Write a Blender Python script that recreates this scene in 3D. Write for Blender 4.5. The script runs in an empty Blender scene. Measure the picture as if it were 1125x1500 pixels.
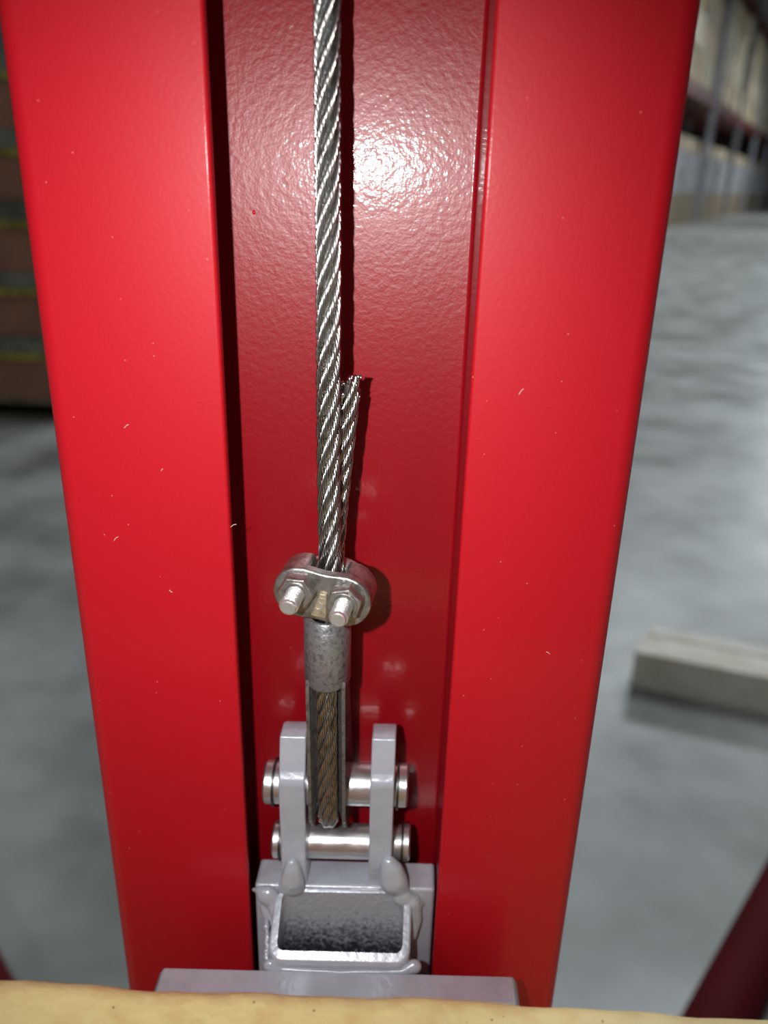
import bpy, bmesh, math, random
import numpy as np
from mathutils import Vector, Matrix, Euler
C = bpy.context.scene.collection
random.seed(7); rng = np.random.default_rng(7)
# ------------------------------------------------------------ camera
H = 1.20                                # lens height over the floor
F = 1185.0; CX, CY = 562.5, 750.0
DH = 0.166                              # lens to the mast face
VPD = 2906.0
PITCH = math.atan(F / VPD); ROLL = math.atan(77.5 / 2905)
cp, sp = math.cos(PITCH), math.sin(PITCH)
YAW = Matrix.Rotation(math.radians(2.1), 3, 'Z')       # the lens looks a touch to the left of the mast's normal
fwd = YAW @ Vector((0, cp, -sp)); up0 = YAW @ Vector((0, sp, cp)); r0 = YAW @ Vector((1, 0, 0))
right = r0 * math.cos(ROLL) + up0 * math.sin(ROLL)
up = up0 * math.cos(ROLL) - r0 * math.sin(ROLL)
camloc = Vector((0, -DH, H))
cd = bpy.data.cameras.new('camera'); cam = bpy.data.objects.new('camera', cd); C.objects.link(cam)
M3 = Matrix((right, up, -fwd)).transposed()
cam.matrix_world = Matrix.Translation(camloc) @ M3.to_4x4()
cd.sensor_fit = 'VERTICAL'; cd.sensor_height = 36; cd.lens = F / 1500 * 36
cd.clip_start = 0.01; cd.clip_end = 300
cd.dof.use_dof = True; cd.dof.focus_distance = 0.185
cd.dof.aperture_fstop = cd.lens / 1000 / 0.0026
bpy.context.scene.camera = cam
def ray(px, py):
    return (fwd + right * ((px - CX) / F) + up * ((CY - py) / F))
def at(px, py, Y):                      # point on the plane y = Y
    d = ray(px, py); t = (Y + DH) / d.y
    return camloc + d * t
def onz(px, py, z):
    d = ray(px, py); t = (z - H) / d.z
    return camloc + d * t
# ------------------------------------------------------------ world, light, exposure
sc = bpy.context.scene
sc.view_settings.view_transform = 'Standard'; sc.view_settings.look = 'None'
sc.view_settings.gamma = 1; sc.view_settings.use_curve_mapping = False
sc.view_settings.exposure = 0.0
w = bpy.data.worlds.new('world'); sc.world = w; w.use_nodes = True
w.node_tree.nodes['Background'].inputs[0].default_value = (0.62, 0.68, 0.66, 1)
w.node_tree.nodes['Background'].inputs[1].default_value = 0.038
ld = bpy.data.lights.new('phone_flash', 'SPOT'); ld.energy = 1.62; ld.spot_size = math.radians(94); ld.spot_blend = 1.0; ld.shadow_soft_size = 0.0022
ld.color = (1, 0.97, 0.96)
lo = bpy.data.objects.new('phone_flash', ld); C.objects.link(lo); lo.rotation_euler = M3.to_euler(); lo.location = camloc + Vector((-0.0285, 0.0, 0.006))
def area(x, y, z, sx, sy, e, col=(0.86, 0.93, 1.0)):
    l = bpy.data.lights.new('bay_and_fill_lamp', 'AREA'); l.shape = 'RECTANGLE'; l.size = sx; l.size_y = sy
    l.energy = e; l.color = col
    o = bpy.data.objects.new('bay_and_fill_lamp', l); C.objects.link(o); o.location = (x, y, z)
    return o
for (x, y, sz, e) in [(5, 14, 2.5, 560), (13, 25, 2.5, 950), (3.2, 5.5, 3.5, 330), (-7, 12, 2.5, 80), (23, 42, 2.5, 1600), (-4.0, 1.0, 2, 50), (-6, -5, 2, 150)]:  # last one: unseen fill added behind the camera to brighten the left cartons
    area(x, y, 8.5, sz, sz, e)
# ------------------------------------------------------------ materials
def mat(name, base, rough=0.5, metal=0.0, coat=0.0, coat_rough=0.1, bump=None, var=None, rvar=None, spec=0.5, specks=None):
    """bump=(scale, strength, distance, detail); var=(scale, colour2, lo, hi); object coordinates in metres"""
    m = bpy.data.materials.new(name); m.use_nodes = True; nt = m.node_tree; b = nt.nodes['Principled BSDF']
    N = nt.nodes.new; L = nt.links.new
    b.inputs['Base Color'].default_value = (*base, 1); b.inputs['Roughness'].default_value = rough
    b.inputs['Metallic'].default_value = metal; b.inputs['Coat Weight'].default_value = coat
    b.inputs['Coat Roughness'].default_value = coat_rough; b.inputs['Specular IOR Level'].default_value = spec
    geo = N('ShaderNodeNewGeometry')
    colout = None
    if var:
        s, c2, lo_, hi_ = var
        n = N('ShaderNodeTexNoise'); n.inputs['Scale'].default_value = s; n.inputs['Detail'].default_value = 6
        L(geo.outputs['Position'], n.inputs['Vector'])
        r = N('ShaderNodeValToRGB'); r.color_ramp.elements[0].position = lo_; r.color_ramp.elements[1].position = hi_
        r.color_ramp.elements[0].color = (*base, 1); r.color_ramp.elements[1].color = (*c2, 1)
        L(n.outputs['Fac'], r.inputs['Fac']); colout = r.outputs['Color']
    if specks:
        s, th, c3 = specks
        v = N('ShaderNodeTexVoronoi'); v.inputs['Scale'].default_value = s
        L(geo.outputs['Position'], v.inputs['Vector'])
        lt = N('ShaderNodeMath'); lt.operation = 'LESS_THAN'; lt.inputs[1].default_value = th
        L(v.outputs['Distance'], lt.inputs[0])
        sel = N('ShaderNodeSeparateColor'); L(v.outputs['Color'], sel.inputs[0])
        g = N('ShaderNodeMath'); g.operation = 'GREATER_THAN'; g.inputs[1].default_value = 0.72
        L(sel.outputs[0], g.inputs[0])
        mu = N('ShaderNodeMath'); mu.operation = 'MULTIPLY'; L(lt.outputs[0], mu.inputs[0]); L(g.outputs[0], mu.inputs[1])
        mx = N('ShaderNodeMixRGB'); L(mu.outputs[0], mx.inputs['Fac'])
        if colout: L(colout, mx.inputs[1])
        else: mx.inputs[1].default_value = (*base, 1)
        mx.inputs[2].default_value = (*c3, 1); colout = mx.outputs[0]
    if colout: L(colout, b.inputs['Base Color'])
    if rvar:
        s, a_, b_ = rvar
        n = N('ShaderNodeTexNoise'); n.inputs['Scale'].default_value = s; n.inputs['Detail'].default_value = 5
        L(geo.outputs['Position'], n.inputs['Vector'])
        mr = N('ShaderNodeMapRange'); mr.inputs[1].default_value = 0.3; mr.inputs[2].default_value = 0.7
        mr.inputs[3].default_value = a_; mr.inputs[4].default_value = b_
        L(n.outputs['Fac'], mr.inputs[0]); L(mr.outputs[0], b.inputs['Roughness'])
    if bump:
        s, st, di, de = bump
        n = N('ShaderNodeTexNoise'); n.inputs['Scale'].default_value = s; n.inputs['Detail'].default_value = de
        L(geo.outputs['Position'], n.inputs['Vector'])
        bp = N('ShaderNodeBump'); bp.inputs['Strength'].default_value = st; bp.inputs['Distance'].default_value = di
        L(n.outputs['Fac'], bp.inputs['Height']); L(bp.outputs[0], b.inputs['Normal'])
        if coat: L(bp.outputs[0], b.inputs['Coat Normal'])
    return m
RED = mat('red_powder_coat', (0.57, 0.006, 0.016), 0.5, coat=0.2, coat_rough=0.16, spec=0.3, bump=(900, 0.10, 0.0003, 2), specks=(330, 0.05, (0.75, 0.22, 0.20)))
REDW = mat('darker_red_channel', (0.33, 0.003, 0.010), 0.36, coat=0.35, coat_rough=0.08, spec=0.4, bump=(800, 0.22, 0.0003, 2), specks=(160, 0.03, (0.5, 0.12, 0.10)))  # recessed channel gets a darker red than the flanges
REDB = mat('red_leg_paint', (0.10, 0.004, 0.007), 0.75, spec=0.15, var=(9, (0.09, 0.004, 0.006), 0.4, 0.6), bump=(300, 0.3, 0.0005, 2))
GREY = mat('grey_enamel', (0.56, 0.60, 0.68), 0.30, metal=0.15, coat=0.35, coat_rough=0.18, bump=(420, 0.35, 0.0004, 3), var=(160, (0.50, 0.535, 0.61), 0.45, 0.7))
ZINC = mat('zinc_plated_steel', (0.78, 0.80, 0.81), 0.34, metal=0.9, bump=(350, 0.3, 0.0005, 4), rvar=(300, 0.28, 0.42))
DARKST = mat('dark_steel', (0.10, 0.10, 0.10), 0.4, metal=0.9, bump=(900, 0.2, 0.0002, 2))
WIRE = mat('bright_wire', (0.64, 0.63, 0.61), 0.235, metal=1, var=(500, (0.30, 0.28, 0.26), 0.5, 0.75))
CORE = mat('rope_core', (0.10, 0.09, 0.075), 0.6, metal=0.6, bump=(2500, 0.3, 0.0001, 2))
THIM = mat('thimble_steel', (0.26, 0.25, 0.245), 0.45, metal=0.6, bump=(900, 0.5, 0.0003, 4), var=(700, (0.12, 0.11, 0.10), 0.45, 0.7))
ALU = mat('crimped_aluminium', (0.38, 0.38, 0.395), 0.42, metal=0.7, bump=(700, 0.6, 0.0005, 8), var=(900, (0.17, 0.17, 0.18), 0.5, 0.72))
CAST = mat('cast_saddle_metal', (0.50, 0.495, 0.48), 0.33, metal=0.85, bump=(600, 0.6, 0.0004, 6), var=(380, (0.27, 0.25, 0.21), 0.45, 0.7))
STUD = mat('stud_metal', (0.84, 0.83, 0.82), 0.36, metal=0.85, bump=(1800, 0.5, 0.0002, 3))
KRAFT = mat('kraft_board', (0.96, 0.84, 0.38), 0.5, bump=(260, 0.8, 0.0006, 8), var=(170, (0.86, 0.66, 0.28), 0.45, 0.75), specks=(420, 0.10, (0.35, 0.2, 0.08)))
# grey tube, bare and mottled where the paint did not reach down inside
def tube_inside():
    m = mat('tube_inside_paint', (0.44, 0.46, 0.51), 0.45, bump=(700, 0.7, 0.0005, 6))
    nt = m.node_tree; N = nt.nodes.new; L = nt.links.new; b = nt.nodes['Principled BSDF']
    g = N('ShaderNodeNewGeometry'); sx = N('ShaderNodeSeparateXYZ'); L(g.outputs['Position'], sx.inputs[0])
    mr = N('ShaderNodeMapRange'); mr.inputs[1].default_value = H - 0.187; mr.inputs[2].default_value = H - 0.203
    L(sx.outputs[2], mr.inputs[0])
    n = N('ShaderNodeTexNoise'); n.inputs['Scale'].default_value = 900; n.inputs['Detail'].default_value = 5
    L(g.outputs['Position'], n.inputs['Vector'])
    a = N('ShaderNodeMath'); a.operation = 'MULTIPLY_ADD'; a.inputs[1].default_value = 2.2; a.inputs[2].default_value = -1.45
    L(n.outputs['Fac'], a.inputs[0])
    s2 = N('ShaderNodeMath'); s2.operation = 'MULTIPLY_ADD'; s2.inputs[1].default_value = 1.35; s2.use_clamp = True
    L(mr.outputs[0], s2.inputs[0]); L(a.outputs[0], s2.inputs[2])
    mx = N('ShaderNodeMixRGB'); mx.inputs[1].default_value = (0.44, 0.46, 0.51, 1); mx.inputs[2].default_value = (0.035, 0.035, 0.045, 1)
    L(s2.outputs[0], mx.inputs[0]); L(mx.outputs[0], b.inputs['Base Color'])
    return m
TIN = tube_inside()
CONC = mat('polished_concrete', (0.40, 0.41, 0.385), 0.36, bump=(3, 0.15, 0.02, 6), var=(2.6, (0.17, 0.18, 0.16), 0.38, 0.68), rvar=(2.3, 0.24, 0.46))
WOOD = mat('pale_timber', (0.93, 0.90, 0.78), 0.7, bump=(40, 0.3, 0.002, 6), var=(12, (0.80, 0.74, 0.60), 0.4, 0.65))
WOOD2 = mat('pallet_timber', (0.26, 0.20, 0.13), 0.8, bump=(40, 0.3, 0.002, 6), var=(9, (0.17, 0.13, 0.08), 0.4, 0.65))
CART = mat('brown_carton', (0.44, 0.20, 0.12), 0.8, bump=(30, 0.2, 0.002, 4), var=(6, (0.34, 0.16, 0.095), 0.4, 0.6))
CARTG = mat('grey_board_lid', (0.28, 0.27, 0.2), 0.8, bump=(30, 0.2, 0.002, 4), var=(6, (0.13, 0.13, 0.10), 0.4, 0.6))
STRAP = mat('yellow_strap', (0.55, 0.44, 0.08), 0.5, bump=(90, 0.2, 0.001, 3), var=(20, (0.28, 0.22, 0.04), 0.4, 0.6))
TANC = mat('tan_carton', (0.62, 0.50, 0.33), 0.8, bump=(8, 0.2, 0.004, 4), var=(1.2, (0.38, 0.33, 0.24), 0.4, 0.6))
TANC2 = mat('buff_carton', (0.60, 0.55, 0.38), 0.8, bump=(8, 0.2, 0.004, 4), var=(1.2, (0.50, 0.46, 0.36), 0.4, 0.6))
WRAP = mat('white_stretch_wrap', (0.42, 0.42, 0.44), 0.5, bump=(8, 0.5, 0.01, 4), var=(2, (0.28, 0.28, 0.28), 0.4, 0.6))
BEAM = mat('red_rack_beam', (0.12, 0.02, 0.02), 0.5, bump=(20, 0.1, 0.001, 2), var=(2, (0.09, 0.018, 0.018), 0.4, 0.6))
POST = mat('grey_rack_post', (0.35, 0.36, 0.38), 0.45, metal=0.3, bump=(20, 0.1, 0.001, 2), var=(2, (0.28, 0.29, 0.31), 0.4, 0.6))
COPP = mat('copper_wrap', (0.8, 0.42, 0.2), 0.4, metal=0.4, bump=(10, 0.3, 0.004, 2), var=(3, (0.6, 0.3, 0.15), 0.4, 0.6))
WALL = mat('far_wall_paint', (0.16, 0.16, 0.15), 0.8, bump=(2, 0.1, 0.01, 2), var=(0.3, (0.12, 0.12, 0.12), 0.4, 0.6))
# ------------------------------------------------------------ helpers
def empty(name, loc=(0, 0, 0)):
    o = bpy.data.objects.new(name, None); C.objects.link(o); o.location = loc; o.empty_display_size = 0.01
    return o
def tag(o, label, cat, group=None, kind=None):
    if label: o['label'] = label
    if cat: o['category'] = cat
    if group: o['group'] = group
    if kind: o['kind'] = kind
    return o
def link(name, me, m, parent=None, smooth=False):
    if m and not me.materials: me.materials.append(m)
    if smooth:
        for p in me.polygons: p.use_smooth = True
    o = bpy.data.objects.new(name, me); C.objects.link(o)
    if parent:
        o.parent = parent; o.location = -Vector(parent.location)   # meshes are written in world metres
    return o
def from_bm(name, bm, m, parent=None, smooth=False, bevel=0, seg=3):
    bmesh.ops.recalc_face_normals(bm, faces=bm.faces[:])
    me = bpy.data.meshes.new(name); bm.to_mesh(me); bm.free()
    o = link(name, me, m, parent, smooth)
    if bevel:
        md = o.modifiers.new('bevel', 'BEVEL'); md.width = bevel; md.segments = seg; md.limit_method = 'ANGLE'; md.angle_limit = math.radians(35)
        md.harden_normals = False
        for p in me.polygons: p.use_smooth = True
        wn = o.modifiers.new('wn', 'WEIGHTED_NORMAL'); wn.keep_sharp = False
    return o
def box_bm(x0, x1, y0, y1, z0, z1, bm=None, mtx=None):
    bm = bm or bmesh.new()
    vs = [bm.verts.new((x, y, z)) for x in (x0, x1) for y in (y0, y1) for z in (z0, z1)]
    for f in ((0, 1, 3, 2), (4, 6, 7, 5), (0, 4, 5, 1), (2, 3, 7, 6), (0, 2, 6, 4), (1, 5, 7, 3)):
        bm.faces.new([vs[i] for i in f])
    if mtx is not None:
        for v in vs: v.co = mtx @ v.co
    return bm
def prism(prof, a, b, axis='x', bm=None, mtx=None):
    """profile points extruded from a to b along an axis; x: (y,z), y: (x,z), z: (x,y)"""
    bm = bm or bmesh.new()
    def pt(p, t):
        return {'x': (t, p[0], p[1]), 'y': (p[0], t, p[1]), 'z': (p[0], p[1], t)}[axis]
    A = [bm.verts.new(pt(p, a)) for p in prof]; B = [bm.verts.new(pt(p, b)) for p in prof]
    n = len(prof)
    for i in range(n): bm.faces.new((A[i], A[(i + 1) % n], B[(i + 1) % n], B[i]))
    bm.faces.new(A[::-1]); bm.faces.new(B)
    if mtx is not None:
        for v in A + B: v.co = mtx @ v.co
    return bm
def lathe(prof, n, mtx, bm=None):
    """profile (r, t) revolved about local z, then moved by mtx"""
    bm = bm or bmesh.new(); rings = []
    for r, t in prof:
        if r < 1e-7: rings.append([bm.verts.new(mtx @ Vector((0, 0, t)))])
        else: rings.append([bm.verts.new(mtx @ Vector((r * math.cos(2 * math.pi * i / n), r * math.sin(2 * math.pi * i / n), t))) for i in range(n)])
    for a, b in zip(rings, rings[1:]):
        for i in range(n):
            j = (i + 1) % n
            if len(a) == 1 and len(b) == 1: continue
            if len(a) == 1: bm.faces.new((a[0], b[i], b[j]))
            elif len(b) == 1: bm.faces.new((a[i], a[j], b[0]))
            else: bm.faces.new((a[i], a[j], b[j], b[i]))
    return bm
def tubes(name, curves, radius, sides, m, parent=None, cap=True):
    """curves: list of (n,3) arrays -> one mesh of round tubes"""
    V = []; Fc = []; base = 0
    for P, rad in zip(curves, radius if hasattr(radius, '__len__') else [radius] * len(curves)):
        n = len(P); T = np.gradient(P, axis=0); T /= np.linalg.norm(T, axis=1)[:, None]
        Nn = transport(T)
        B = np.cross(T, Nn)
        a = np.arange(sides) * 2 * np.pi / sides
        ring = P[:, None, :] + rad * (np.cos(a)[None, :, None] * Nn[:, None, :] + np.sin(a)[None, :, None] * B[:, None, :])
        V.append(ring.reshape(-1, 3))
        i = np.arange(n - 1)[:, None] * sides; k = np.arange(sides)[None, :]; k2 = (k + 1) % sides
        q = np.stack([i + k, i + k2, i + sides + k2, i + sides + k], -1).reshape(-1, 4) + base
        Fc += q.tolist()
        if cap:
            Fc.append([base + x for x in range(sides)][::-1]); Fc.append([base + (n - 1) * sides + x for x in range(sides)])
        base += n * sides
    me = bpy.data.meshes.new(name); me.from_pydata(np.concatenate(V).tolist(), [], Fc); me.update()
    return link(name, me, m, parent, True)
def transport(T):
    n = len(T); N = np.zeros_like(T)
    v = np.array([1.0, 0, 0]) if abs(T[0][0]) < 0.9 else np.array([0, 1.0, 0])
    v -= T[0] * v.dot(T[0]); N[0] = v / np.linalg.norm(v)
    for i in range(1, n):
        v = N[i - 1] - T[i] * N[i - 1].dot(T[i]); N[i] = v / np.linalg.norm(v)
    return N
def spline(pts, step):
    P = np.array([tuple(p) for p in pts], float)
    P = np.vstack([2 * P[0] - P[1], P, 2 * P[-1] - P[-2]]); out = []
    for i in range(1, len(P) - 2):
        p0, p1, p2, p3 = P[i - 1:i + 3]; t = np.linspace(0, 1, 40, endpoint=False)[:, None]
        out.append(0.5 * (2 * p1 + (p2 - p0) * t + (2 * p0 - 5 * p1 + 4 * p2 - p3) * t ** 2 + (3 * p1 - p0 - 3 * p2 + p3) * t ** 3))
    out.append(P[-2][None]); Q = np.concatenate(out)
    d = np.r_[0, np.cumsum(np.linalg.norm(np.diff(Q, axis=0), axis=1))]
    s = np.arange(0, d[-1], step)
    return np.stack([np.interp(s, d, Q[:, k]) for k in range(3)], 1), s
def blob(name, c, r, m, parent, seed=0, amp=0.15, sub=3):
    bm = bmesh.new(); bmesh.ops.create_icosphere(bm, subdivisions=sub, radius=1)
    rr = random.Random(seed); ph = [rr.uniform(0, 6) for _ in range(6)]
    for v in bm.verts:
        p = v.co; k = 1 + amp * (math.sin(3 * p.x + ph[0]) * math.cos(2.5 * p.y + ph[1]) + 0.6 * math.sin(4 * p.z + ph[2]) * math.cos(3 * p.x + ph[3]))
        v.co = Vector((c[0] + p.x * r[0] * k, c[1] + p.y * r[1] * k, c[2] + p.z * r[2] * k))
    return from_bm(name, bm, m, parent, True)
RX = Matrix.Rotation(math.pi / 2, 4, 'Y')            # local z -> world x
# ------------------------------------------------------------ setting
bm = box_bm(-45, 75, -20, 95, -0.2, 0); o = from_bm('floor', bm, CONC); tag(o, None, None, kind='structure')
bm = box_bm(-45, 75, 90, 90.3, 0, 12); o = from_bm('wall_back', bm, WALL); tag(o, None, None, kind='structure')
# ------------------------------------------------------------ mast
GL, GR = -0.0444, 0.0222                             # filled below from the photograph's lip edges
XOL = at(-16 + 0.137 * 750, 750, 0).x; XOR = at(1035 - 0.1495 * 750, 750, 0).x
XIL = at(297 + 0.0514 * 750, 750, 0).x; XIR = at(727 - 0.0662 * 750, 750, 0).x
YW = 0.0232                                          # visible face of the recessed web
XM = (XOL + XOR) / 2
mast = tag(empty('lift_mast', (XM, 0.03, 0)), 'glossy red powder-coated lift mast with a deep central channel, filling the frame', 'mast')
def arc(cx, cy, r, a0, a1, n=6):
    return [(cx + r * math.cos(math.radians(a0 + (a1 - a0) * i / n)), cy + r * math.sin(math.radians(a0 + (a1 - a0) * i / n))) for i in range(n + 1)]
R1, R2, RW = 0.0042, 0.0009, 0.0010
DB = 0.052                                           # full depth of the mast
prof = []
prof += arc(XOL + R1, R1, R1, 180, 270, 8)
prof += arc(XIL - R2, R2, R2, 270, 360, 5)
UC = 0.006                                          # left wall undercut, shaped so the lip's shadow blackens the gap
prof += [(XIL, 0.0022), (XIL - UC - 0.0018, 0.0022), (XIL - UC - 0.0018, YW + 0.0018), (XIR + 0.0018, YW + 0.0018), (XIR + 0.0018, 0.0015), (XIR, 0.0015)]
prof += arc(XIR + R2, R2, R2, 180, 270, 5)
prof += arc(XOR - R1, R1, R1, 270, 360, 8)
prof += arc(XOR - R1, DB - R1, R1, 0, 90, 6)
prof += arc(XOL + R1, DB - R1, R1, 90, 180, 6)
bm = prism(prof, 0.03, 1.75, 'z')
o = from_bm('mast_profile', bm, RED, mast)
for p in o.data.polygons: p.use_smooth = len(p.vertices) == 4
e = o.modifiers.new('es', 'EDGE_SPLIT'); e.split_angle = math.radians(40)
bm = box_bm(XM - 0.16, XM + 0.16, -0.10, 0.14, 0.0, 0.03); from_bm('base_plate', bm, REDB, mast, bevel=0.003)
ia = [(XIL - UC, 0.0023)] + arc(XIL - UC + RW, YW - RW, RW, 180, 90, 6) + arc(XIR - RW, YW - RW, RW, 90, 0, 6) + [(XIR, 0.0016)]
ib = [(XIR + 0.0017, 0.0016), (XIR + 0.0017, YW + 0.0017), (XIL - UC - 0.0017, YW + 0.0017), (XIL - UC - 0.0017, 0.0023)]
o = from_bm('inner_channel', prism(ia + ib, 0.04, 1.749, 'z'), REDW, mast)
for p in o.data.polygons: p.use_smooth = len(p.vertices) == 4
e = o.modifiers.new('es', 'EDGE_SPLIT'); e.split_angle = math.radians(40)
o['label'] = 'darker glossy red web of the recessed channel'
# splayed floor legs behind the mast
def leg_at(pa, pb, r):
    d = (pb - pa).normalized(); a = pa - d * ((pa.y - 0.08) / d.y) ; b = pb + d * 0.25
    P = np.array([tuple(a + (b - a) * t) for t in np.linspace(0, 1, 8)])
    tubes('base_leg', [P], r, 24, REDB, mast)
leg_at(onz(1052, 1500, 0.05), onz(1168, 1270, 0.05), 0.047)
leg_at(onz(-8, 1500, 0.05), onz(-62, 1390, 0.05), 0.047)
# paint blister and stuck lint
p = at(372, 311, YW); blob('paint_blister', p, (0.00035, 0.00025, 0.0005), RED, mast, 3, 0.1, 2)
LINT = mat('lint', (0.75, 0.6, 0.5), 0.7, bump=(900, 0.3, 0.0002, 2))
cs = []
for (x0, y0, x1, y1, Y, bend) in [(182, 627, 190, 622, 0, 1), (167, 792, 174, 786, 0, 1), (248, 864, 254, 867, 0, -1), (760, 578, 768, 569, 0, 1),
                                  (424, 42, 431, 39, YW, 1), (338, 772, 347, 768, 0.0001, 1), (800, 955, 806, 959, 0, 1), (236, 690, 240, 687, 0, 1)]:
    a = at(x0, y0, Y - 0.0001); b = at(x1, y1, Y - 0.0001); m_ = (a + b) / 2 + Vector((0, -0.0001, 0.00025 * bend))
    cs.append(spline([a, m_, b], 0.0002)[0])
o = tubes('lint', cs, 0.00009, 5, LINT, mast); o['kind'] = 'stuff'
# ------------------------------------------------------------ wire rope
DY = 0.0022
def atd(px, py, Y): return at(px, py, Y + DY)
YP = 0.0076 + DY                                          # centre of both clevis pins
zp1 = atd(490, 1147, YP - DY).z; zp2 = atd(495, 1231, YP - DY).z
RR = 0.0027; RL = 0.0090                              # rope radius, loop radius
xr = atd(480, 1147, YP - RL - DY).x
path = [atd(478, -330, 0.006), atd(479, -150, 0.0055), atd(479, 0, 0.005), atd(480, 200, 0.004), atd(481, 400, 0.003), atd(481, 600, 0.0015), atd(482, 740, 0.0),
        atd(483, 830, -0.001), atd(480, 900, -0.0011), atd(478, 960, -0.0011), atd(478, 1010, -0.0014)]
xl = path[-1].x
for a in range(180, 361, 18):
    path.append(Vector((xr, YP + RL * math.cos(math.radians(a)), zp1 + RL * math.sin(math.radians(a)))))
zs1 = path[10].z; zs0 = path[8].z
path += [Vector((xr, YP + RL - 0.003, zp1 + 0.010)), Vector((xl, 0.0050 + DY, zs1 + 0.001)), Vector((xl, 0.0044 + DY, (zs0 + zs1) / 2)), Vector((xl + 0.0002, 0.0044 + DY, zs0)),
         atd(487, 832, 0.0050), atd(494, 740, 0.0056), atd(503, 650, 0.0060), atd(509, 590, 0.0058), atd(512, 545, 0.0056)]
PC, S = spline(path, 0.00055)
T = np.gradient(PC, axis=0); T /= np.linalg.norm(T, axis=1)[:, None]; N1 = transport(T); B1 = np.cross(T, N1)
rope = tag(empty('wire_rope', tuple(PC[0])), 'twisted steel wire rope with a frayed cut end, hanging down the red channel', 'cable')
LAY = 0.033; ro = RR * 0.655; rs = RR * 0.345
ends = [0, 5, 2, 9, 3, 7]
for k in range(6):
    n = len(S) - ends[k]
    th = 2 * np.pi * S / LAY + k * np.pi / 3
    flare = np.clip((S - (S[-1] - 0.010)) / 0.010, 0, 1) ** 2 * 0.0004 * (1 if k % 2 else -0.4)
    off = (ro + flare)[:, None] * (np.cos(th)[:, None] * N1 + np.sin(th)[:, None] * B1)
    SC = (PC + off)[:n]
    Ts = np.gradient(SC, axis=0); Ts /= np.linalg.norm(Ts, axis=1)[:, None]; Ns = transport(Ts); Bs = np.cross(Ts, Ns)
    cur = [SC]; rad = [rs * 0.60]; s = S[:n]
    for j in range(8):
        m_ = n - random.randint(0, 6)
        ps = -2 * np.pi * s / 0.012 + j * 2 * np.pi / 8
        fr = np.clip((s - (S[-1] - 0.004)) / 0.004, 0, 1) ** 2 * random.uniform(-0.0002, 0.0006)
        cur.append((SC + (rs * 0.76 + fr)[:, None] * (np.cos(ps)[:, None] * Ns + np.sin(ps)[:, None] * Bs))[:m_]); rad.append(rs * 0.25)
    tubes('strand', cur, rad, 5, WIRE, rope)
tubes('core', [PC[:-4]], RR * 0.36, 8, CORE, rope)
# ------------------------------------------------------------ thimble (grooved eye)
gw, gh = 0.0040, 0.0022
tp = [Vector((xl, -0.0011 + DY, zs1 + 0.003)), Vector((xl, -0.0014 + DY, zs1 - 0.002))]
for a in range(180, 361, 18):
    tp.append(Vector((xr, YP + RL * math.cos(math.radians(a)), zp1 + RL * math.sin(math.radians(a)))))
tp += [Vector((xr, YP + RL - 0.003, zp1 + 0.010)), Vector((xl, 0.0050 + DY, zs1 + 0.001)), Vector((xl, 0.0046 + DY, zs1 + 0.004))]
TC, _ = spline(tp, 0.0008)
TT = np.gradient(TC, axis=0); TT /= np.linalg.norm(TT, axis=1)[:, None]
TX = np.array([1.0, 0, 0]); INW = np.cross(TX[None].repeat(len(TT), 0), TT)     # sideways x, toward the eye
INW /= np.linalg.norm(INW, axis=1)[:, None]
if np.dot(INW[len(INW) // 3], np.array([0, YP, zp1]) - TC[len(INW) // 3]) < 0: INW = -INW
wt = 0.00075
sec = [(math.cos(math.radians(a)) * (RR + 0.0007) * 1.0, math.sin(math.radians(a)) * (RR + 0.0003)) for a in range(0, 181, 20)]
sec = [(gw, -gh * 0.9), (gw - 0.0003, -0.0006)] + sec[0:] + [(-gw + 0.0003, -0.0006), (-gw, -gh * 0.9)]
inner = [(x, y) for x, y in sec]; outer = [(x * (1 + wt / 0.0036), y + (wt if y > 0 else 0)) for x, y in sec]
ring = outer + inner[::-1]
V = []; Fc = []; m_ = len(ring)
for c, iw in zip(TC, INW):
    for x, y in ring: V.append(tuple(c + TX * x + iw * y))
for i in range(len(TC) - 1):
    for k in range(m_): Fc.append((i * m_ + k, i * m_ + (k + 1) % m_, (i + 1) * m_ + (k + 1) % m_, (i + 1) * m_ + k))
Fc.append(tuple(range(m_))[::-1]); Fc.append(tuple((len(TC) - 1) * m_ + k for k in range(m_)))
me = bpy.data.meshes.new('rope_thimble'); me.from_pydata(V, [], Fc); me.update()
o = link('rope_thimble', me, THIM, None, True)
e = o.modifiers.new('es', 'EDGE_SPLIT'); e.split_angle = math.radians(45)
tag(o, 'dark grooved steel thimble lining the rope eye around the upper pin', 'thimble')
# ------------------------------------------------------------ crimp sleeve
zt = atd(477, 915, -0.0050).z; zb = atd(477, 1015, -0.0050).z
bm = bmesh.new(); n = 48; rings = []
def oval(ax, ay, z): return [bm.verts.new((xl + ax * math.cos(2 * math.pi * i / n), 0.0017 + DY + ay * math.sin(2 * math.pi * i / n), z)) for i in range(n)]
ax, ay = 0.00570, 0.0070
for dx, z in [(-0.0016, zb + 0.0004), (-0.0013, zb), (-0.0004, zb), (0, zb + 0.0004), (0.00005, (zt + zb) / 2), (0, zt - 0.0004), (-0.0004, zt), (-0.0013, zt), (-0.0016, zt - 0.0004), (-0.0017, (zt + zb) / 2)]:
    rings.append(oval(ax + dx, ay + dx * 0.7, z))
for a, b in zip(rings, rings[1:] + rings[:1]):
    for i in range(n): bm.faces.new((a[i], a[(i + 1) % n], b[(i + 1) % n], b[i]))
o = from_bm('crimp_sleeve', bm, ALU, None, True)
tag(o, 'scuffed grey aluminium sleeve crimped on the rope just below the clip', 'sleeve')
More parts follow.
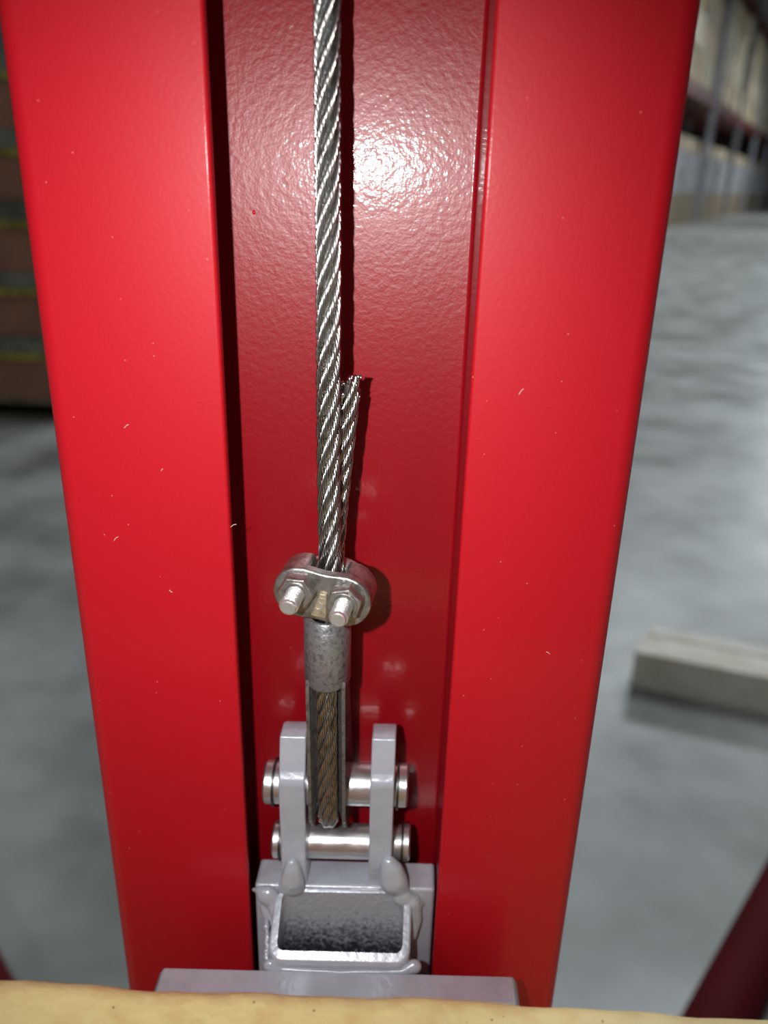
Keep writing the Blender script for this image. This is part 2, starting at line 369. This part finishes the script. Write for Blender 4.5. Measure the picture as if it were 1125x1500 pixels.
# ------------------------------------------------------------ wire rope clip
cc = atd(471, 876, -0.0085)
clip = tag(empty('rope_clip', tuple(cc)), 'cast metal rope clip with two hex nuts, clamping the rope above the grey sleeve', 'clamp')
CM = Matrix.Translation(cc) @ Matrix.Rotation(math.radians(-6), 4, 'Z') @ Matrix.Rotation(math.radians(7.5), 4, 'Y')
# local frame: x along the clip, z up, y away from the camera
hw, hr = 0.0113, 0.0063
def stad(hwx, hz, waist, n=14):
    pts = []
    for i in range(n + 1):
        a = math.radians(-90 + 180 * i / n); pts.append((hwx - hz + hz * math.cos(a), hz * math.sin(a)))
    pts.append((0, hz - waist))
    for i in range(n + 1):
        a = math.radians(90 + 180 * i / n); pts.append((-hwx + hz + hz * math.cos(a), hz * math.sin(a)))
    pts.append((0, -hz + waist))
    return pts
st = stad(hw, hr, 0.0004)
# the saddle: front plate plus two ears reaching back either side of the rope
bm = prism(st, 0.0, 0.0028, 'y')
from_bm('saddle', bm, CAST, clip, bevel=0.0007, seg=3).data.transform(CM)
for s_ in (-1, 1):
    ear = []
    for i in range(13):
        a = math.radians(-90 + 180 * i / 12); ear.append((s_ * (0.0052 + 0.0060 * math.cos(a)), 0.0060 * math.sin(a)))
    ear += [(s_ * 0.0040, 0.0060), (s_ * 0.0036, 0.0), (s_ * 0.0040, -0.0060)]
    bm = prism(ear, 0.0020, 0.0093, 'y')
    from_bm('saddle_ear', bm, CAST, clip, bevel=0.0006, seg=3).data.transform(CM)
# raised ridge cup between the nuts, yellowish stain and the stamped figure
bm = prism([(-0.0019, -0.0048), (0.0018, -0.0048), (0.0012, 0.0016), (-0.0006, 0.0016)], -0.0008, 0.001, 'y')
STAIN = mat('yellowish_stained_metal', (0.50, 0.43, 0.28), 0.5, metal=0.5, bump=(900, 0.8, 0.0004, 6), var=(700, (0.26, 0.23, 0.17), 0.45, 0.7))
from_bm('stamped_pad', bm, STAIN, clip, bevel=0.0005).data.transform(CM)
tc = bpy.data.curves.new('figure', 'FONT'); tc.body = '5'; tc.size = 0.0048; tc.extrude = 0.00018; tc.align_x = 'CENTER'; tc.align_y = 'CENTER'
to = bpy.data.objects.new('tmp', tc); C.objects.link(to)
me = bpy.data.meshes.new_from_object(to.evaluated_get(bpy.context.evaluated_depsgraph_get())); bpy.data.objects.remove(to)
me.transform(CM @ Matrix.Translation((0.0000, -0.0009, -0.0014)) @ Matrix.Rotation(math.pi / 2, 4, 'X')); me.materials.clear()
link('stamped_figure', me, STUD, clip)
studs = [(-0.0054, 0.0015), (0.0056, 0.0013)]
for (sx, sz), slen, rot in zip(studs, (0.0098, 0.0100), (8, 22)):
    A = CM @ Matrix.Translation((sx, 0, sz)) @ Matrix.Rotation(math.pi / 2, 4, 'X')      # local z -> towards the camera
    # flanged nut: washer face and hexagon with a chamfered crown
    bm = bmesh.new()
    hexr = 0.0043; rg = []
    lay = [(0.94, 0.0), (1.0, 0.0003), (1.0, 0.0028), (0.90, 0.0034)]
    for f, t in lay: rg.append([bm.verts.new((hexr * f * math.cos(math.radians(60 * i + rot)), hexr * f * math.sin(math.radians(60 * i + rot)), t)) for i in range(6)])
    for a, b in zip(rg, rg[1:]):
        for i in range(6): bm.faces.new((a[i], a[(i + 1) % 6], b[(i + 1) % 6], b[i]))
    bm.faces.new(rg[0][::-1]); bm.faces.new(rg[-1])
    lathe([(0.0030, 0.0033), (0.0030, 0.0037), (0.0024, 0.0037), (0.0021, 0.0030)], 32, Matrix.Identity(4), bm)
    from_bm('hex_nut', bm, CAST, clip, bevel=0.00025, seg=2).data.transform(A)
    pr = [(0.00205, -0.012)]
    t = 0.0028
    while t < slen - 0.0010:
        pr += [(0.00180, t), (0.00212, t + 0.00027), (0.00212, t + 0.00037), (0.00180, t + 0.00062)]; t += 0.00072
    pr += [(0.00180, slen - 0.0006), (0.00165, slen - 0.0001), (0.0013, slen), (0.0, slen - 0.0001)]
    from_bm('threaded_stud', lathe(pr, 28, Matrix.Identity(4)), STUD, clip, False).data.transform(A)
# bow of the u-bolt round the back of both rope legs
P = []
for i in range(25):
    a = math.pi * i / 24; P.append(CM @ Vector((0.0003 + 0.0055 * math.cos(a), 0.0117 + 0.0052 * math.sin(a), 0.0005)))
tubes('u_bolt_bow', [np.array([tuple(p) for p in P])], 0.0020, 14, STUD, clip)
# ------------------------------------------------------------ carriage
KC = 0.038; XC = at(500, 1300, 0).x                    # the carriage sits slightly turned in its channel
def atc(px, py, Y):
    p = at(px, py, Y)
    for _ in range(4): p = at(px, py, Y + (p.x - XC) * KC)
    return Vector((p.x, Y, p.z))
ZB = atc(610, 1302, 0.0016).z                          # top of the block
xa = atc(373, 1302, 0.0016).x; xb = atc(640, 1302, 0.0016).x
xa = max(xa, XIL + 0.0006); xb = min(xb, XIR - 0.0005)
car = tag(empty('lift_carriage', ((xa + xb) / 2, 0, ZB)), 'grey painted lift carriage with two upright lugs and an open square tube', 'carriage')
YB1 = atc(500, 1258, 0).y
d = ray(500, 1259); YB1 = -DH + d.y * (ZB - H) / d.z
from_bm('carriage_block', box_bm(xa, xb, 0.0016, YB1, ZB - 0.07, ZB), GREY, car, bevel=0.0010)
def lug(x0, x1, seed):
    xa_, xb_ = x0, x1
    zb_ = H - 0.1441; zt_ = H - 0.1332
    pr = [(0.0028, ZB - 0.004), (0.0018, zp2), (0.0013, zp1 - 0.002), (0.0009, zb_ - 0.002), (0.0010, zb_ - 0.0008), (0.0016, zb_ + 0.0002), (0.0025, zb_ + 0.0013), (0.0028, zb_ + 0.0021), (0.0049, zt_), (0.0110, zt_), (0.0155, zt_ - 0.003), (0.0165, zp1), (0.0155, zp1 - 0.010), (YB1 - 0.0008, zp2), (YB1 - 0.0010, ZB - 0.004)]
    return from_bm('pin_lug', prism(pr, xa_, xb_, 'x'), GREY, car, bevel=0.0005)
L1a, L1b = atc(407, 1150, 0.0006).x, atc(446, 1150, 0.0006).x
L2a, L2b = atc(542, 1150, 0.0006).x, atc(577.5, 1150, 0.0006).x
lug(L1a, L1b, 1); lug(L2a, L2b, 2)
# open rectangular tube standing in front of the block
ZT = atc(490, 1408, -0.0130).z
ya, yb = -0.0135, 0.0014
ta, tb = atc(392, 1400, -0.0125).x, atc(601, 1400, -0.0125).x
def rrect(x0, x1, y0, y1, r, n=5):
    return arc(x1 - r, y1 - r, r, 0, 90, n) + arc(x0 + r, y1 - r, r, 90, 180, n) + arc(x0 + r, y0 + r, r, 180, 270, n) + arc(x1 - r, y0 + r, r, 270, 360, n)
wl = 0.0021
O_ = rrect(ta, tb, ya, yb, 0.0036); I_ = rrect(ta + wl, tb - wl, ya + wl, yb - wl * 0.4, 0.0018)
def rimz(y):                                         # the cut end is a little higher at the back
    return ZT + (y - ya) / (yb - ya) * (ZB - 0.0003 - ZT)
bm = bmesh.new(); rg = []
for pts, zz in [(O_, None), (O_, 0), (I_, 0)]:
    rg.append([bm.verts.new((x, y, (rimz(y) + (random.uniform(-1, 1) * 0.00015 if zz == 0 else 0)) if zz == 0 else ZB - 0.09)) for x, y in pts])
n = len(O_)
for a, b in zip(rg, rg[1:]):
    for i in range(n): bm.faces.new((a[i], a[(i + 1) % n], b[(i + 1) % n], b[i]))
from_bm('square_tube', bm, GREY, car, bevel=0.0006)
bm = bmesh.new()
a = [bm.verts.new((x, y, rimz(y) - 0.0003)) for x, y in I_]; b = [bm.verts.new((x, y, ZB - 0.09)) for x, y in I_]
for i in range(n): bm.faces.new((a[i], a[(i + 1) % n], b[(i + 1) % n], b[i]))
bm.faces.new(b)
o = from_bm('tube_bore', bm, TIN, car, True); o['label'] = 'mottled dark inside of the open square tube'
# weld beads: overlapping drops melted into one smooth bead each
def weld(drops, m=GREY):
    bm = bmesh.new()
    for k, (px, py, Y, r) in enumerate(drops):
        c = atc(px, py, Y); g = bmesh.ops.create_icosphere(bm, subdivisions=3, radius=1)
        for v in g['verts']: v.co = Vector((c.x + v.co.x * r[0], c.y + v.co.y * r[1], c.z + v.co.z * r[2]))
    me = bpy.data.meshes.new('weld_bead'); bm.to_mesh(me); bm.free(); me.materials.append(m)
    o = bpy.data.objects.new('tmp', me); C.objects.link(o)
    a = o.modifiers.new('r', 'REMESH'); a.mode = 'VOXEL'; a.voxel_size = 0.00028; a.use_smooth_shade = True
    b = o.modifiers.new('s', 'SMOOTH'); b.factor = 0.6; b.iterations = 9
    me2 = bpy.data.meshes.new_from_object(o.evaluated_get(bpy.context.evaluated_depsgraph_get())); bpy.data.objects.remove(o)
    me2.materials.clear(); link('weld_bead', me2, m, car, True)
def chain(pts, n=9):
    out = []
    for a, b in zip(pts, pts[1:]):
        for i in range(n): out.append(tuple([a[q] + (b[q] - a[q]) * i / n for q in range(3)] + [tuple(a[3][q] + (b[3][q] - a[3][q]) * i / n for q in range(3))]))
    return out + [pts[-1]]
r_ = lambda a, b=None, c=None: (a, b or a * 0.75, c or a)
weld(chain([(428, 1266, 0.0014, r_(0.0019)), (428, 1276, 0.0010, r_(0.0026)), (428, 1290, 0.0008, r_(0.0034)), (427, 1301, 0.0004, r_(0.0038, 0.0018, 0.0024))], 5)
     + chain([(372, 1303, 0.0022, r_(0.0007)), (381, 1304, 0.0012, r_(0.0013)), (392, 1311, 0.0008, r_(0.0030)), (404, 1322, 0.0004, r_(0.0026)), (405, 1345, -0.0030, r_(0.0013))], 5)
     + chain([(392, 1330, 0.0010, r_(0.0022)), (396, 1352, -0.0015, r_(0.0014))], 4))
weld(chain([(570, 1265, 0.0014, r_(0.0023)), (574, 1275, 0.0010, r_(0.0032)), (576, 1290, 0.0008, r_(0.0040)), (580, 1301, 0.0004, r_(0.0036, 0.0018, 0.0024))], 5)
     + chain([(588, 1301, 0.0008, r_(0.0014)), (590, 1314, 0.0004, r_(0.0030)), (600, 1322, 0.0004, r_(0.0026)), (612, 1323, 0.0008, r_(0.0016)), (619, 1326, 0.0012, r_(0.0006))], 5)
     + chain([(600, 1322, 0.0004, r_(0.0032)), (604, 1345, 0.0000, r_(0.0028)), (604, 1372, -0.0020, r_(0.0012))], 5))
weld(chain([(452, 1303, 0.0014, r_(0.0005)), (500, 1304, 0.0014, r_(0.0006)), (556, 1303, 0.0014, r_(0.0005))], 40))
weld(chain([(396, 1414, -0.0128, r_(0.0020)), (412, 1421, -0.0135, r_(0.0011)), (500, 1425, -0.0138, r_(0.0007)), (590, 1424, -0.0132, r_(0.0011)), (606, 1416, -0.0118, r_(0.0022))], 24))
weld([(391 + random.uniform(-1.5, 1.5), y, -0.004 - (y - 1350) * 0.00013, r_(random.uniform(0.0005, 0.0010))) for y in range(1350, 1412, 4)])
for i, (px, py, Y, r) in enumerate([(457, 1291, 0.0045, (0.0007, 0.0007, 0.0005)), (545, 1276, 0.0030, (0.0011, 0.0011, 0.0009))]):
    blob('weld_spatter', atc(px, py, Y), r, GREY, car, i, 0.12)
# vertical face plate, its top edge is the pale strip
pz = atc(500, 1423, -0.0142).z; pa, pb_ = atc(229, 1430, -0.017).x, atc(760, 1440, -0.017).x
pr = [(pa, pz - 0.35), (pa, pz - 0.002), (pa + 0.0012, pz), (pb_ - 0.0012, pz), (pb_, pz - 0.002), (pb_, pz - 0.35)]
o = from_bm('face_plate', prism(pr, -0.0222, -0.0142, 'y'), GREY, car, bevel=0.0006)
for s_ in (-1, 1):
    xm = (pa + pb_) / 2 + s_ * 0.03
    from_bm('fork', box_bm(xm - 0.015, xm + 0.015, -0.30, -0.021, pz - 0.35, pz - 0.338), GREY, car, bevel=0.001)
# ------------------------------------------------------------ clevis pins
def pin(z, r, xl0, xr0, hr, label, ht, style):
    t = tag(empty('clevis_pin', ((xl0 + xr0) / 2, YP, z)), label, 'pin')
    A = Matrix.Translation((0, YP, z)) @ RX
    g = 0.0003
    from_bm('shaft', lathe([(0, xl0 + ht), (r, xl0 + ht), (r, xr0 - ht), (0, xr0 - ht)], 48, A), ZINC, t, True).modifiers.new('es', 'EDGE_SPLIT')
    for s_, x in ((1, xl0), (-1, xr0)):
        pr = [(0, x), (hr - 0.0006, x), (hr, x + s_ * 0.0005), (hr, x + s_ * ht), (r * 0.8, x + s_ * ht), (0, x + s_ * ht)]
        o = from_bm('head', lathe(pr, 40, A), ZINC, t, True); o.modifiers.new('es', 'EDGE_SPLIT').split_angle = 0.7
        xw = x + s_ * (ht + 0.0002)
        pr = [(r * 0.8, xw), (hr + 0.0007, xw), (hr + 0.0007, xw + s_ * 0.0006), (r * 0.8, xw + s_ * 0.0006)]
        o = from_bm('washer', lathe(pr, 40, A), DARKST, t, True); o.modifiers.new('es', 'EDGE_SPLIT').split_angle = 0.7
        o['label'] = 'thin dark washer behind the pin head'
    return t
pin(zp1, 0.0057, atc(389, 1145, YP).x, atc(598, 1150, YP).x, 0.0058, 'zinc-plated upper pin through both grey lugs and the rope eye', 0.0023, 0)
pin(zp2, 0.0048, atc(401, 1230, YP).x, atc(601, 1232, YP).x, 0.0050, 'zinc-plated lower pin between the lugs, under the rope loop', 0.0018, 1)
for o in list(bpy.data.objects):                      # turn the carriage and its pins together
    if o.parent and o.parent.name.split('.')[0] in ('lift_carriage', 'clevis_pin'):
        for v in o.data.vertices: v.co.y += (v.co.x - XC) * KC
# ------------------------------------------------------------ carton at the bottom edge
YE = -0.054; bz = at(560, 1447, YE - 0.001).z
bx = empty('cardboard_box', (0.0, YE - 0.045, pz - 0.336)); tag(bx, 'tan kraft cardboard box, its rounded top edge along the bottom of the photo', 'box')
K = Matrix.Translation((0, YE, 0)) @ Matrix.Rotation(math.radians(0.75), 4, 'Z') @ Matrix.Translation((0, -YE, 0))
bm = bmesh.new(); hx = 0.34; NX = 160; prf = []
ze = pz - 0.336; y0, y1 = YE - 0.092, YE; r = 0.0065
prf = [(y1, ze), (y1, bz - r - 0.02)] + [(y1 - r + r * math.cos(math.radians(a)), bz - r + r * math.sin(math.radians(a))) for a in range(0, 91, 15)] + [(y1 - 0.02, bz - 0.0002), (y1 - 0.04, bz), (y0 + r, bz), (y0, bz - r), (y0, ze)]
rows = []
for i in range(NX + 1):
    x = -hx + 2 * hx * i / NX; row = []
    wv = 0.00030 * math.sin(x * 61 + 1) + 0.00018 * math.sin(x * 173) + 0.0001 * math.sin(x * 410)
    for (y, z) in prf:
        k = 1 if z > bz - 0.012 and y > -0.1 else 0
        row.append(bm.verts.new(K @ Vector((x, y + wv * k * 0.8, z + wv * k))))
    rows.append(row)
m_ = len(prf)
for a, b in zip(rows, rows[1:]):
    for k in range(m_): bm.faces.new((a[k], a[(k + 1) % m_], b[(k + 1) % m_], b[k]))
bm.faces.new(rows[0][::-1]); bm.faces.new(rows[-1])
o = from_bm('box_body', bm, KRAFT, bx, True); e = o.modifiers.new('es', 'EDGE_SPLIT'); e.split_angle = math.radians(50)
TAPE = mat('packing_tape', (0.45, 0.30, 0.13), 0.25, bump=(150, 0.2, 0.0002, 2), var=(60, (0.40, 0.27, 0.12), 0.4, 0.6))
from_bm('tape', box_bm(-0.33, 0.33, YE - 0.072, YE - 0.024, bz + 0.0006, bz + 0.0009, mtx=K), TAPE, bx)
# ------------------------------------------------------------ timber on the floor, right
hb = 0.105
fl = onz(931, 955, hb); fr_ = onz(1125, 993, hb); dirv = (fr_ - fl); dirv.z = 0; dirv.normalize(); nrm = Vector((-dirv.y, dirv.x, 0))
if nrm.y < 0: nrm = -nrm
bk = onz(948, 914, hb); wid = abs((bk - fl).dot(nrm))
tb_ = tag(empty('timber_bundle', (fl.x, fl.y, 0)), 'pale planks set on edge on the grey floor, right of the mast', 'timber')
ang = math.atan2(dirv.y, dirv.x)
for k in range(3):
    K = Matrix.Translation((fl.x, fl.y, 0)) @ Matrix.Rotation(ang, 4, 'Z')
    off_ = (0.0, 0.012, 0.03)[k]
    from_bm('plank', box_bm(off_, 1.35 + off_, k * wid / 3 + 0.002, (k + 1) * wid / 3 - 0.002, 0.0, hb - (0.0, 0.004, 0.001)[k], mtx=K), WOOD, tb_, bevel=0.003)
# ------------------------------------------------------------ stacked cartons on a pallet, left
sp_ = onz(30, 618, 0.0); sx0 = sp_.x - 1.15; sy0 = sp_.y
pal = tag(empty('wooden_pallet', (sx0 + 0.75, sy0 + 0.5, 0)), 'brown wooden pallet on the floor under the carton stack, left of the mast', 'pallet')
for k in range(3): from_bm('bottom_board', box_bm(sx0, sx0 + 1.5, sy0 + 0.03 + k * 0.44, sy0 + 0.13 + k * 0.44, 0, 0.02), WOOD2, pal)
for j in range(3):
    for k in range(3): from_bm('block', box_bm(sx0 + j * 0.68, sx0 + 0.14 + j * 0.68, sy0 + 0.03 + k * 0.44, sy0 + 0.13 + k * 0.44, 0.02, 0.10), WOOD2, pal)
for k in range(7): from_bm('deck_board', box_bm(sx0, sx0 + 1.5, sy0 + k * 0.148, sy0 + k * 0.148 + 0.11, 0.10, 0.125), WOOD2, pal)
LH = 0.315; rown = ['bottom', 'second', 'third', 'fourth', 'top']
for l in range(5):
    z0 = 0.125 + l * LH
    for j in range(3):
        x0 = sx0 + 0.01 + j * 0.495
        coln = ('leftmost', 'middle', 'rightmost')[j]
        c_ = tag(empty('carton', (x0 + 0.245, sy0 + 0.5, z0)), f'brown strapped carton, {coln} in the {rown[l]} layer of the pallet stack', 'carton', 'strapped cartons on the pallet at left')
        jt = random.uniform(-0.008, 0.008)
        from_bm('body', box_bm(x0, x0 + 0.485, sy0 + 0.02 + jt, sy0 + 0.98, z0, z0 + LH - 0.085), CART, c_, bevel=0.004)
        from_bm('lid', box_bm(x0 - 0.003, x0 + 0.488, sy0 + 0.012 + jt, sy0 + 0.985, z0 + LH - 0.085, z0 + LH - 0.002), CARTG, c_, bevel=0.004)
        from_bm('strap', box_bm(x0 - 0.004, x0 + 0.489, sy0 + 0.008 + jt, sy0 + 0.988, z0 + LH - 0.115, z0 + LH - 0.085), STRAP, c_)
# ------------------------------------------------------------ pallet racking, far right
A0 = onz(985, 332, 0); B0 = onz(1125, 306, 0)
rd = (B0 - A0); rl = rd.length; rd.normalize(); rn = Vector((-rd.y, rd.x, 0))       # rn points away behind the rack face (left)
def onrack(px, py):
    d = ray(px, py); n_ = rn; t = (A0 - camloc).dot(n_) / d.dot(n_); p = camloc + d * t
    return (p - A0).dot(rd), p.z
s1, z1 = onrack(1020, 118); s2, z2 = onrack(1115, 196)
0 and print('RACK', A0, B0, rl, s1, z1, s2, z2, onrack(1075, 300), onrack(1085, 180), onrack(1010, 205), onrack(1065, 270))
ZBM = (z1 + z2) / 2
RM = Matrix.Translation(A0) @ Matrix.Rotation(math.atan2(rd.y, rd.x), 4, 'Z')
rack = tag(empty('pallet_rack', tuple(A0)), 'tall pallet rack with dark red beams receding at the upper right', 'rack')
sP, _ = onrack(1068, 300)
BAY = 9.0; posts = [15 + BAY * k for k in range(-2, 4)]
DEP = 2.4
for s_ in posts:
    for yy in (0, DEP):
        from_bm('upright', box_bm(s_ - 0.45, s_ + 0.45, yy - 0.05, yy + 0.25, 0, ZBM + 7, mtx=RM) if False else box_bm(s_ - 0.12, s_ + 0.12, yy, yy + 0.2, 0, ZBM + 7, mtx=RM), POST, rack)
for a, b in zip(posts, posts[1:]):
    for zz in (ZBM, ZBM + 4.6):
        for yy in (0.03, DEP + 0.02):
            from_bm('beam', box_bm(a + 0.12, b - 0.12, yy, yy + 0.15, zz - 0.35, zz, mtx=RM), BEAM, rack)
        from_bm('deck', box_bm(a + 0.12, b - 0.12, 0.18, DEP, zz - 0.05, zz, mtx=RM), BEAM, rack)
def rbox(name, m, s0, s1_, y0, y1, z0, z1_, label, cat, grp):
    c = RM @ Vector(((s0 + s1_) / 2, (y0 + y1) / 2, z0))
    bm = box_bm(s0, s1_, y0, y1, z0, z1_, mtx=Matrix.Translation(-c) @ RM)
    me = bpy.data.meshes.new(name); bmesh.ops.recalc_face_normals(bm, faces=bm.faces[:]); bm.to_mesh(me); bm.free()
    o = link(name, me, m); o.location = c; tag(o, label, cat, grp); return o
BN = ('nearest', 'second', 'third', 'fourth', 'farthest'); LN = ('bottom', 'second', 'third', 'top')
for bi, (a, b) in enumerate(zip(posts, posts[1:])):
    wbay = (b - a - 0.5) / 2
    for q in range(2):
        s0 = a + 0.35 + q * wbay; W = f'{("near", "far")[q]} half of the {BN[bi]} rack bay'
        rbox('wooden_pallet', WOOD2, s0, s0 + wbay - 0.25, 0.1, DEP - 0.1, ZBM + 0.01, ZBM + 0.15, f'blurred pallet under cartons on the beam, {W}', 'pallet', 'pallets on the upper rack beams')
        for lay_ in range(4):
            for u in range(2):
                w2 = (wbay - 0.3) / 2
                rbox('carton', random.choice((TANC, TANC2, TANC)), s0 + 0.02 + u * w2, s0 + (u + 1) * w2 - random.uniform(.03, .15), 0.12 + random.uniform(0, .15), DEP - 0.15, ZBM + 0.16 + lay_ * 0.96, ZBM + 0.16 + lay_ * 0.96 + 0.95,
                     f'tan carton, {LN[lay_]} layer {("left", "right")[u]} stack, {W}', 'carton', 'cartons on the upper rack beams')
        rbox('wooden_pallet', WOOD2, s0, s0 + wbay - 0.25, 0.1, DEP - 0.1, 0.001, 0.15, f'blurred pallet on the floor, {W}', 'pallet', 'pallets under the rack')
        rbox('crate', WOOD2, s0 + 0.03, s0 + wbay - 0.3, 0.15, DEP - 0.15, 0.151, 1.1, f'blurred brown crate at floor level, {W}', 'crate', 'crates under the rack')
        rbox('wrapped_load', WRAP, s0 + 0.3, s0 + wbay - 0.7, 0.15, DEP - 0.15, 1.101, 2.5, f'blurred white wrapped load on a crate, {W}', 'load', 'wrapped loads under the rack')
        rbox('carton', TANC, s0 + 0.3, s0 + wbay - 0.6, 0.35, DEP - 0.15, 2.501, 3.0, f'tan carton on top of the white wrapped load, {W}', 'carton', 'cartons on the wrapped loads')
